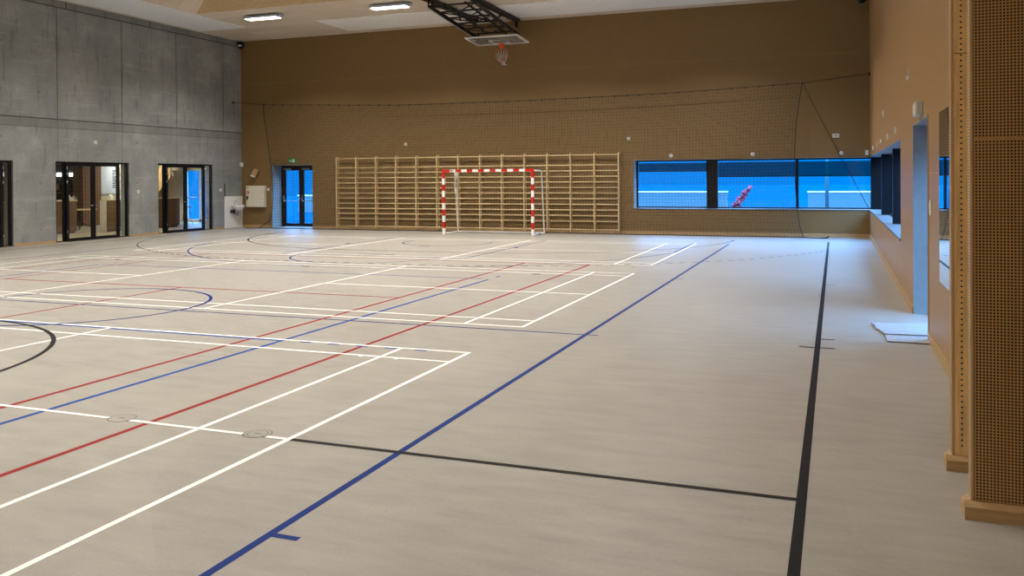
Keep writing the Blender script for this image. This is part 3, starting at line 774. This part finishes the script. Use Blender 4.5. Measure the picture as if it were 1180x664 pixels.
MB().lathe([(.04, 0), (.04, .04)], (0, 0, 0), 14, M=Matrix.Translation((XL, YN, 4.69)) @ Matrix.Rotation(pi/2, 4, 'Y')).build('wall_anchor', M['cord'], t_)

# ------------------------------------------------------------------ ceiling basketball hoop, folded up
t_ = thing('basketball_hoop', (cx, 24.2, ZC), 'basketball hoop on a black steel frame folded up under the ceiling', 'basketball hoop')
for x in (-10.98, -9.72):
    MB().box(x-.09, x+.09, 19.5, 26.5 if x > -10 else 26.0, ZC-.14, ZC-.032).box(x-.025, x+.025, 26.3 if x > -10 else 25.8, 26.48 if x > -10 else 25.98, ZC-.34, ZC-.14).build('ceiling_beam', M['steel_black'], t_)
xl, xr = -10.90, -9.46
def P(f_, up=0): return (22.35+(25.95-22.35)*f_, 6.74+(6.36-6.74)*f_+up)
for x in (xl, xr):
    y0_, z0_ = P(0); y1_, z1_ = P(1)
    MB().tube([(x, y0_, z0_), (x, y1_, z1_)], .055, 4).build('main_tube', M['steel_black'], t_)
    k = MB()
    for dy_ in (-.06, .18): k.tube([(x, y0_+dy_, z0_-.02), (x, y0_+dy_, ZC-.03)], .022, 6)
    k.tube([(x, y0_-.06, z0_-.01), (x, y0_+.18, z0_-.01)], .022, 6)
    k.build('pivot_bracket', M['steel_black'], t_)
MB().tube([(-10.5, *P(.05, .1)), (-10.5, *P(.85, .1))], .035, 4).build('inner_tube', M['steel_black'], t_)
MB().tube([(-9.86, *P(.05, .1)), (-9.86, *P(.95, .06))], .035, 4).build('inner_tube', M['steel_black'], t_)
for i, f_ in enumerate((.0, .17, .34, .51, .68, .85, 1.0)):
    y_, z_ = P(f_); MB().tube([(xl, y_, z_), (xr, y_, z_)], .026 if i < 6 else .04, 6).build('cross_tube', M['steel_black'], t_)
fs_ = (.0, .17, .34, .51, .68, .85)
for a, b_ in zip(fs_, fs_[1:]):
    ya, za = P(a); yb, zb_ = P(b_); xm = (xl+xr)/2
    MB().tube([(xl, ya, za), (xm, yb, zb_), (xr, ya, za)], .018, 6).build('brace', M['steel_black'], t_)
MB().tube([(-9.72, 25.1, ZC-.14), (-9.9, 24.6, 6.62), (-10.2, 23.6, 6.66)], .03, 6).build('strut', M['steel_black'], t_)
MB().tube([(-10.98, 24.6, ZC-.14), (-10.7, 24.1, 6.62), (-10.4, 23.3, 6.68)], .03, 6).build('strut', M['steel_black'], t_)
MB().tube([(xl-.01, 22.3, 6.68), (xl-.01, 25.9, 6.30)], .012, 6).build('side_strip', M['grey'], t_)  # added strip: the lit edge of the main tube put into a grey shape
for x in (-10.65, -9.7):
    MB().tube([(x, 25.4, 6.30), (x, 25.4, 6.44)], .03, 6).build('board_mount', M['steel_black'], t_)
    MB().tube([(x, 26.2, 6.24), (x, 25.9, 6.38)], .03, 6).build('board_mount', M['steel_black'], t_)
# backboard: local frame u=x, v along y (tilted), normal down
bo = thing; By0, Bz0, By1, Bz1 = 25.25, 6.28, 26.38, 6.20
ang = atan2(Bz1-Bz0, By1-By0); Lb = sqrt((By1-By0)**2+(Bz1-Bz0)**2)
Mb = Matrix.Translation((0, By0, Bz0)) @ Matrix.Rotation(ang, 4, 'X')
bb = MB().box(-11.06, -9.30, .02, Lb-.02, -.006, .006, M=Mb).build('backboard', M['acrylic'], t_, label='grey transparent backboard with white lines')
k = MB(); e_ = .055
k.box(-11.08, -9.28, 0, e_, -.02, .02, M=Mb).box(-11.08, -9.28, Lb-e_, Lb, -.02, .02, M=Mb).box(-11.08, -11.08+e_, e_, Lb-e_, -.02, .02, M=Mb).box(-9.28-e_, -9.28, e_, Lb-e_, -.02, .02, M=Mb)
k.build('white_border', M['white'], bb)
k = MB(); s0, s1, v0, v1 = cx-.295, cx+.295, Lb-.15-.45, Lb-.15
for a, b_, c_, d_ in ((s0, s1, v0, v0+.04), (s0, s1, v1-.04, v1), (s0, s0+.04, v0+.04, v1-.04), (s1-.04, s1, v0+.04, v1-.04)): k.box(a, b_, c_, d_, -.009, -.006, M=Mb)
k.build('target_square', M['white'], bb)
ry = 26.22; rz = 5.83; R = .225
rm = MB().tube([(cx+R*cos(a), ry, rz+R*sin(a)) for a in [j*pi/16 for j in range(32)]], .010, 8, closed=True)
rm.rbox(cx-.075, cx+.075, ry-.05, ry+.05, rz+R-.005, rz+R+.13, .01)
rm = rm.build('rim', M['orange'], t_, label='orange rim hanging vertically')
k = MB(); tipz = rz-R-.06; tip = Vector((cx+.06, ry+.02, tipz))
for j in range(12):
    a = j*2*pi/12+.1; a2 = (j+1)*2*pi/12+.1
    p0 = Vector((cx+R*cos(a), ry, rz+R*sin(a)-.005)); p1 = Vector((cx+R*cos(a2), ry, rz+R*sin(a2)))
    m0 = p0.lerp(tip, .55)+Vector((0, .03*sin(a*3), -.02)); m1 = p1.lerp(tip, .55)+Vector((0, .03, -.02))
    k.tube([p0, m0, tip+Vector((.03*cos(a), .02*sin(a), 0))], .006, 5); k.tube([p0, m1], .006, 5)
for j in range(5): k.tube([tip+Vector((.03*cos(j*1.3), .02*sin(j), .03)), tip+Vector((.05*cos(j*1.3), .03*sin(j*1.3), -.05)), tip+Vector((.09*cos(j*1.3)+.03, .03*sin(j), -.06))], [.014, .016, .01], 5)
k.build('hoop_net', M['netwhite'], rm)

# ------------------------------------------------------------------ corner with basin, cabinet and lamp
bs = thing('washbasin', (XL, 26.5, .8), 'small white washbasin on a white splash panel in the left corner', 'washbasin')
MB().rbox(XL+.002, XL+.03, 25.97, 26.985, .005, 1.19, .004).build('splash_panel', M['white'], bs)
k = MB(); xc, yc = XL+.24, 26.48
def ov(rx_, ry_, z_, n=24): return [(XL+.03+max(0, (rx_*(.5+.5*cos(2*pi*j/n)))*2) if False else max(XL+.03, xc+rx_*cos(2*pi*j/n)), yc+ry_*sin(2*pi*j/n), z_) for j in range(n)]
rings = [ov(.08, .10, .66), ov(.16, .19, .72), ov(.21, .26, .82), ov(.22, .27, .855), ov(.19, .235, .855), ov(.14, .18, .79), ov(.04, .05, .76)]
vs_ = [p for r_ in rings for p in r_]; fs2 = []
for i in range(len(rings)-1):
    for j in range(24): fs2.append((i*24+j, i*24+(j+1) % 24, (i+1)*24+(j+1) % 24, (i+1)*24+j))
fs2.append(tuple(range(24))[::-1]); fs2.append(tuple(6*24+j for j in range(24)))
k.add(vs_, fs2, 0, True); k.build('bowl', M['ceram'], bs)
MB().tube([(XL+.06, yc, .85), (XL+.06, yc, .96), (XL+.10, yc, 1.0), (XL+.2, yc, .97)], .014, 8).build('tap', M['chrome'], bs)
MB().tube([(xc-.02, yc, .68), (xc-.02, yc, .50), (xc-.06, yc, .47), (xc-.10, yc, .50), (xc-.14, yc, .54), (XL+.03, yc, .54)], .022, 8).build('waste_trap', M['chrome'], bs)
MB().rbox(XL+.03, XL+.16, yc-.22, yc-.08, .56, .68, .01).build('mixer_box', M['text'], bs)
MB().rbox(XL, XL+.022, 25.99, 26.014, 1.19, 1.66, .004).build('conduit', M['text'], label='short dark vertical conduit above the white splash panel', cat='conduit', origin=(XL, 26, 1.19))

cb = thing('wall_cabinet', (-20.41, YB, .76), 'white square fire hose cabinet on the back wall beside the washbasin', 'wall cabinet')
MB().rbox(-20.80, -20.0, YB-.16, YB, .77, 1.57, .008).build('body', M['cream'], cb)
dd = MB().rbox(-20.78, -20.14, YB-.175, YB-.16, .79, 1.55, .004).build('door', M['cream'], cb)
MB().rbox(-20.13, -20.02, YB-.172, YB-.16, .79, 1.55, .004).build('side_strip', M['cream'], cb)
MB().box(-20.75, -20.65, YB-.177, YB-.175, 1.25, 1.37).build('red_sign', M['red'], dd)
k = MB().box(-20.725, -20.70, YB-.178, YB-.177, 1.27, 1.34).box(-20.69, -20.67, YB-.178, YB-.177, 1.30, 1.32); k.build('sign_mark', M['goalwhite'], dd)
k = MB(); k.tube([(-20.72, YB-.185, 1.17), (-20.72, YB-.185, 1.05)], .03, 8); k.box(-20.755, -20.685, YB-.19, YB-.175, 1.13, 1.19); k.build('latch', M['text'], dd)
k = MB().box(-20.74, -20.66, YB-.177, YB-.175, 1.49, 1.51); k.build('small_print', M['cord'], dd)
MB()
lm = thing('wall_spotlight', (-20.43, YB, 2.05), 'small tilted brown wall lamp above the white cabinet', 'wall lamp')
Ms = Matrix.Translation((-20.43, YB-.12, 2.05)) @ Matrix.Rotation(radians(-28), 4, 'X') @ Matrix.Rotation(radians(12), 4, 'Y')
MB().rbox(-.09, .09, -.05, .05, -.12, .16, .012, M=Ms).build('body', M['oak'], lm)
MB().rbox(-.085, .085, -.06, .06, -.16, -.12, .008, M=Ms).build('lens', M['white'], lm)
MB().rbox(-20.47, -20.39, YB-.10, YB, 2.0, 2.1, .01).build('bracket', M['oak'], lm)

ex = thing('exit_sign', (-18.8, YB, 2.47), 'small green and white emergency exit sign above the blue glass door', 'exit sign')
MB().rbox(-18.98, -18.62, YB-.05, YB, 2.42, 2.56, .006).build('body', M['green'], ex)
k = MB().prism([(-18.78, 2.44), (-18.70, 2.44), (-18.70, 2.54), (-18.78, 2.54)], YB-.053, YB-.05, 'y'); k.build('door_symbol', M['goalwhite'], ex)
k = MB().prism([(-18.95, 2.49), (-18.91, 2.52), (-18.91, 2.5), (-18.86, 2.5), (-18.86, 2.48), (-18.91, 2.48), (-18.91, 2.46)], YB-.053, YB-.05, 'y'); k.build('arrow', M['goalwhite'], ex)
k = MB().lathe([(.012, 0), (.012, .003)], (0, 0, 0), 10, M=Matrix.Translation((-18.815, YB-.05, 2.53)) @ Matrix.Rotation(pi/2, 4, 'X'))
k.box(-18.83, -18.80, YB-.053, YB-.05, 2.475, 2.515).box(-18.845, -18.825, YB-.053, YB-.05, 2.44, 2.475).box(-18.805, -18.785, YB-.053, YB-.05, 2.44, 2.475); k.build('running_figure', M['goalwhite'], ex)

# corner loudspeakers / cameras under the ceiling
def spk(x, y, z_, rz, lab):
    t_ = thing('security_camera', (x, y, z_), lab, 'camera')
    Mx = Matrix.Translation((x, y, z_)) @ Matrix.Rotation(rz, 4, 'Z')
    MB().rbox(-.11, .11, -.11, .11, -.09, .09, .02, M=Mx).build('body', M['steel_black'], t_)
    MB().lathe([(.10, -.09), (.085, -.13), (.05, -.155)], (0, 0, 0), 16, M=Mx).build('dome', M['black'], t_)
    MB().rbox(-.07, .07, -.118, -.108, -.07, -.01, .003, M=Mx).build('lens_window', M['white'], t_)
    MB().rbox(-.03, .03, -.03, .13, .06, .14, .005, M=Mx).build('bracket', M['steel_black'], t_)
spk(-20.95, 26.80, 6.88, radians(20), 'black corner camera under the ceiling where concrete meets the brown wall')
spk(.73, 26.82, 6.93, radians(-25), 'dark corner camera at the top right corner of the hall')

# small white wall fittings
def fitting(axis, a, z_, w_, h_, lab, cat='wall socket', d=.035, rnd=False, name='wall_fitting'):
    """axis L: left wall (a=y), B: back wall (a=x), R: right wall (a=y)"""
    F = {'L': Matrix.Translation((XL, a, z_)) @ Matrix.Rotation(radians(90), 4, 'Z'), 'B': Matrix.Translation((a, YB, z_)), 'R': Matrix.Translation((XR, a, z_)) @ Matrix.Rotation(radians(-90), 4, 'Z')}[axis]
    t_ = thing(name, tuple(F.translation), lab, cat)
    if rnd:
        R_ = F @ Matrix.Rotation(pi/2, 4, 'X')
        MB().lathe([(w_/2, 0), (w_/2, d*.6), (w_*.4, d)], (0, 0, 0), 20, M=R_).build('body', M['white'], t_)
        MB().lathe([(w_*.2, d), (w_*.2, d+.004)], (0, 0, 0), 16, M=R_).build('cap', M['grey'], t_)
    else:
        MB().rbox(-w_/2, w_/2, -d, 0, -h_/2, h_/2, .005, M=F).build('body', M['white'], t_)
        MB().rbox(-w_*.3, w_*.3, -d-.004, -d+.002, -h_*.3, h_*.3, .002, M=F).build('cover', M['grey'] if h_ < .15 else M['white'], t_)
fitting('L', 20.08, 2.96, .10, .10, 'small white box high on the concrete wall above the middle glass doors', 'sensor', name='wall_sensor')
fitting('L', 21.77, 1.43, .10, .10, 'white switch on the concrete wall between the two right glass doors', 'switch', name='light_switch')
fitting('L', 25.76, 1.43, .10, .10, 'white switch on the concrete wall left of the washbasin', 'switch', name='light_switch')
fitting('L', 26.93, 2.37, .10, .16, 'white sensor in the corner above the washbasin', 'sensor', d=.09, name='wall_sensor')
fitting('B', -19.90, 1.43, .10, .10, 'white switch between the white cabinet and the blue glass door', 'switch', name='light_switch')
fitting('B', -14.12, 3.01, .10, .10, 'small white sensor above the left half of the wall bars', 'sensor', name='wall_sensor')
fitting('B', -6.16, 3.03, .10, .10, 'small white sensor above the right end of the wall bars', 'sensor', name='wall_sensor')
fitting('B', -4.82, 2.47, .12, .12, 'round white fitting above the left pane of the blue window', 'sensor', rnd=True, name='wall_sensor')
fitting('B', -2.34, 2.47, .12, .12, 'round white fitting above the middle pane of the blue window', 'sensor', rnd=True, name='wall_sensor')
fitting('B', .02, 2.98, .19, .12, 'white double socket high on the back wall near the right corner', 'socket', name='wall_socket')
fitting('B', .17, 2.47, .12, .12, 'round white fitting above the right pane of the blue window', 'sensor', rnd=True, name='wall_sensor')
fitting('B', .86, 2.47, .09, .15, 'white sensor in the right corner just above the window', 'sensor', d=.08, name='wall_sensor')
for y, nm in ((24.6, 'farthest of the row above the right-hand window'), (22.4, 'second from the far corner above the right-hand window'), (20.4, 'middle one of the row above the right-hand window'), (17.85, 'second nearest of the row above the right-hand window'), (15.5, 'nearest of the row above the right-hand window')):
    fitting('R', y, 2.53, .12, .10, 'small white fitting, '+nm, 'sensor', d=.025, name='wall_sensor')
fitting('R', 19.2, 3.06, .08, .14, 'small white fitting high on the right wall above the window', 'sensor', d=.03, name='wall_sensor')
fitting('R', 12.8, 3.10, .06, .06, 'white detector with a short stem high on the right wall', 'sensor', d=.04, name='wall_sensor')
MB().rbox(XR-.012, XR, 12.795, 12.805, 3.13, 3.24, .002).build('cable_stub', M['white'], bpy.data.objects['wall_sensor.010'] if False else ROOTS[-1])
fitting('R', 9.95, 1.44, .09, .16, 'white switch on the right wall between door opening and mirror', 'switch', d=.02, name='light_switch')
lsx = thing('loudspeaker', (XR, 11.04, 2.55), 'pale box loudspeaker on the right wall above the door opening', 'loudspeaker')
MB().rbox(XR-.075, XR, 10.84, 11.24, 2.47, 2.63, .010).build('cabinet', M['grey'], lsx)
MB().rbox(XR-.08, XR-.073, 10.87, 11.21, 2.49, 2.61, .003).build('grille', M['cream'], lsx)

# foam sheets lying in front of the right-hand door
def sheet(poly, z0_, z1_, lab):
    t_ = thing('foam_sheet', (poly[0][0], poly[0][1], z0_), lab, 'sheet')
    MB().prism(poly, z0_, z1_, 'z').build('sheet_body', [M['card']], t_)
    k = MB(); n = 3
    k.tube([(x, y, z1_-.002) for x, y in poly[:n]], .004, 5); k.build('torn_edge', M['cardedge'], t_)
sheet([(.505, 10.37), (.515, 9.99), (1.12, 9.98), (1.12, 10.6), (.60, 10.6)], .002, .012, 'lower pale sheet on the floor, its near strip showing under the other')
sheet([(.39, 11.10), (.425, 10.95), (.43, 10.78), (.47, 10.60), (.515, 10.385), (.93, 10.42), (1.30, 10.44), (1.30, 11.25), (.9, 11.2)], .013, .027, 'upper pale grey sheet with a torn dark edge lying by the right-hand door')

# ------------------------------------------------------------------ outdoors
w = MB().box(-60, 60, YB+.76, 220, -.3, -.12).box(1.72, 60, -40, YB+.76, -.3, -.12); w.build('ground', M['ground'], kind='structure')
def outpale(x0, x1, y, h_, lab):  # added pale blocks standing in for reflected bands in the glazing
    t_ = thing('pale_band_block', ((x0+x1)/2, y, -.12), lab, 'pale block')
    MB().box(x0, x1, y, y+.3, -.12, h_-.06).build('body', M['outpale'], t_)
    MB().box(x0-.03, x1+.03, y-.03, y+.33, h_-.06, h_).build('top_slab', M['goalwhite'], t_)
outpale(-13.5, -5.3, 46, 1.05, 'low pale block outside, standing in for a reflection in the left part of the blue window')
outpale(-1.3, 9, 46, 1.05, 'low pale block outside, standing in for a reflection in the right pane of the blue window')
outpale(-29.6, -26.2, 43, .9, 'low pale block outside, standing in for a pale patch in the blue glass door')
t_ = thing('lamp_post', (-.36, 42, -.12), 'pale thin lamp post outside behind the right pane of the blue window', 'lamp post')
MB().tube([(-.36, 42, -.12), (-.36, 42, 5.2)], [.09, .06], 10).build('pole', M['outpale'], t_)
MB().rbox(-.75, -.30, 41.9, 42.1, 5.2, 5.3, .02).build('lamp_head', M['outpale'], t_)
t_ = thing('red_shape', (-3.8, 38, -.12), 'pinkish red leaning shape outside, seen blurred through the middle pane', 'shrub')
k = MB(); random.seed(21)  # invented clump filling in for an unidentified pinkish red blur
for j in range(110):
    f_ = random.random()**.7; x = -4.5+1.1*f_+random.uniform(-.5, .5)*(1-f_)*.9; z_ = -.05+1.42*f_+random.uniform(-.3, .1)*(1-f_)
    r_ = random.uniform(.04, .09)
    k.lathe([(r_*.2, -r_), (r_*.85, -r_*.5), (r_, 0), (r_*.85, r_*.5), (r_*.2, r_)], (x, 38+random.uniform(-.3, .3), max(z_, .02)), 7)
k.build('shape_body', M['pinkred'], t_); MB().tube([(-4.3, 38, -.12), (-4.0, 38, .5), (-3.55, 38, 1.2)], [.04, .03, .015], 6).build('stem', M['oak'], t_)

# ------------------------------------------------------------------ world: deep blue daylight
wd = bpy.data.worlds.new('sky'); bpy.context.scene.world = wd; wd.use_nodes = True
nt = wd.node_tree; bg = nt.nodes['Background']
tc = nt.nodes.new('ShaderNodeTexCoord'); sp = nt.nodes.new('ShaderNodeSeparateXYZ'); nt.links.new(tc.outputs['Generated'], sp.inputs[0])
rp = nt.nodes.new('ShaderNodeValToRGB'); nt.links.new(sp.outputs[2], rp.inputs[0])
cr = rp.color_ramp; cr.elements[0].position = .1; cr.elements[0].color = (.0, .25, .78, 1); cr.elements[1].position = .55; cr.elements[1].color = (3.6, 8.2, 15.5, 1)
nt.links.new(rp.outputs[0], bg.inputs[0]); bg.inputs[1].default_value = 1.3

# ------------------------------------------------------------------ camera (26 mm-class phone lens, level, cropped low)
f, yaw, pit, rol, cyp, H = 991.85, .35936284, -.00629994, -.00628347, 212.51, 1.7684
cam = bpy.data.cameras.new('camera'); co = bpy.data.objects.new('camera', cam); C.objects.link(co)
F_ = Vector((-sin(yaw)*cos(pit), cos(yaw)*cos(pit), sin(pit))); Rv = Vector((cos(yaw), sin(yaw), 0)); U = Rv.cross(F_)
R2 = cos(rol)*Rv+sin(rol)*U; U2 = -sin(rol)*Rv+cos(rol)*U
m4 = Matrix(((R2.x, U2.x, -F_.x, 0), (R2.y, U2.y, -F_.y, 0), (R2.z, U2.z, -F_.z, H), (0, 0, 0, 1)))
co.matrix_world = m4
cam.sensor_fit = 'HORIZONTAL'; cam.sensor_width = 36; cam.lens = f/1180*36; cam.shift_y = (cyp-332)/1180; cam.clip_start = .05; cam.clip_end = 500
sc = bpy.context.scene; sc.camera = co
sc.view_settings.view_transform = 'Standard'; sc.view_settings.look = 'None'; sc.view_settings.gamma = 1; sc.view_settings.use_curve_mapping = False
sc.view_settings.exposure = 0.0
for o in bpy.data.objects:
    if '_o' in o: del o['_o']
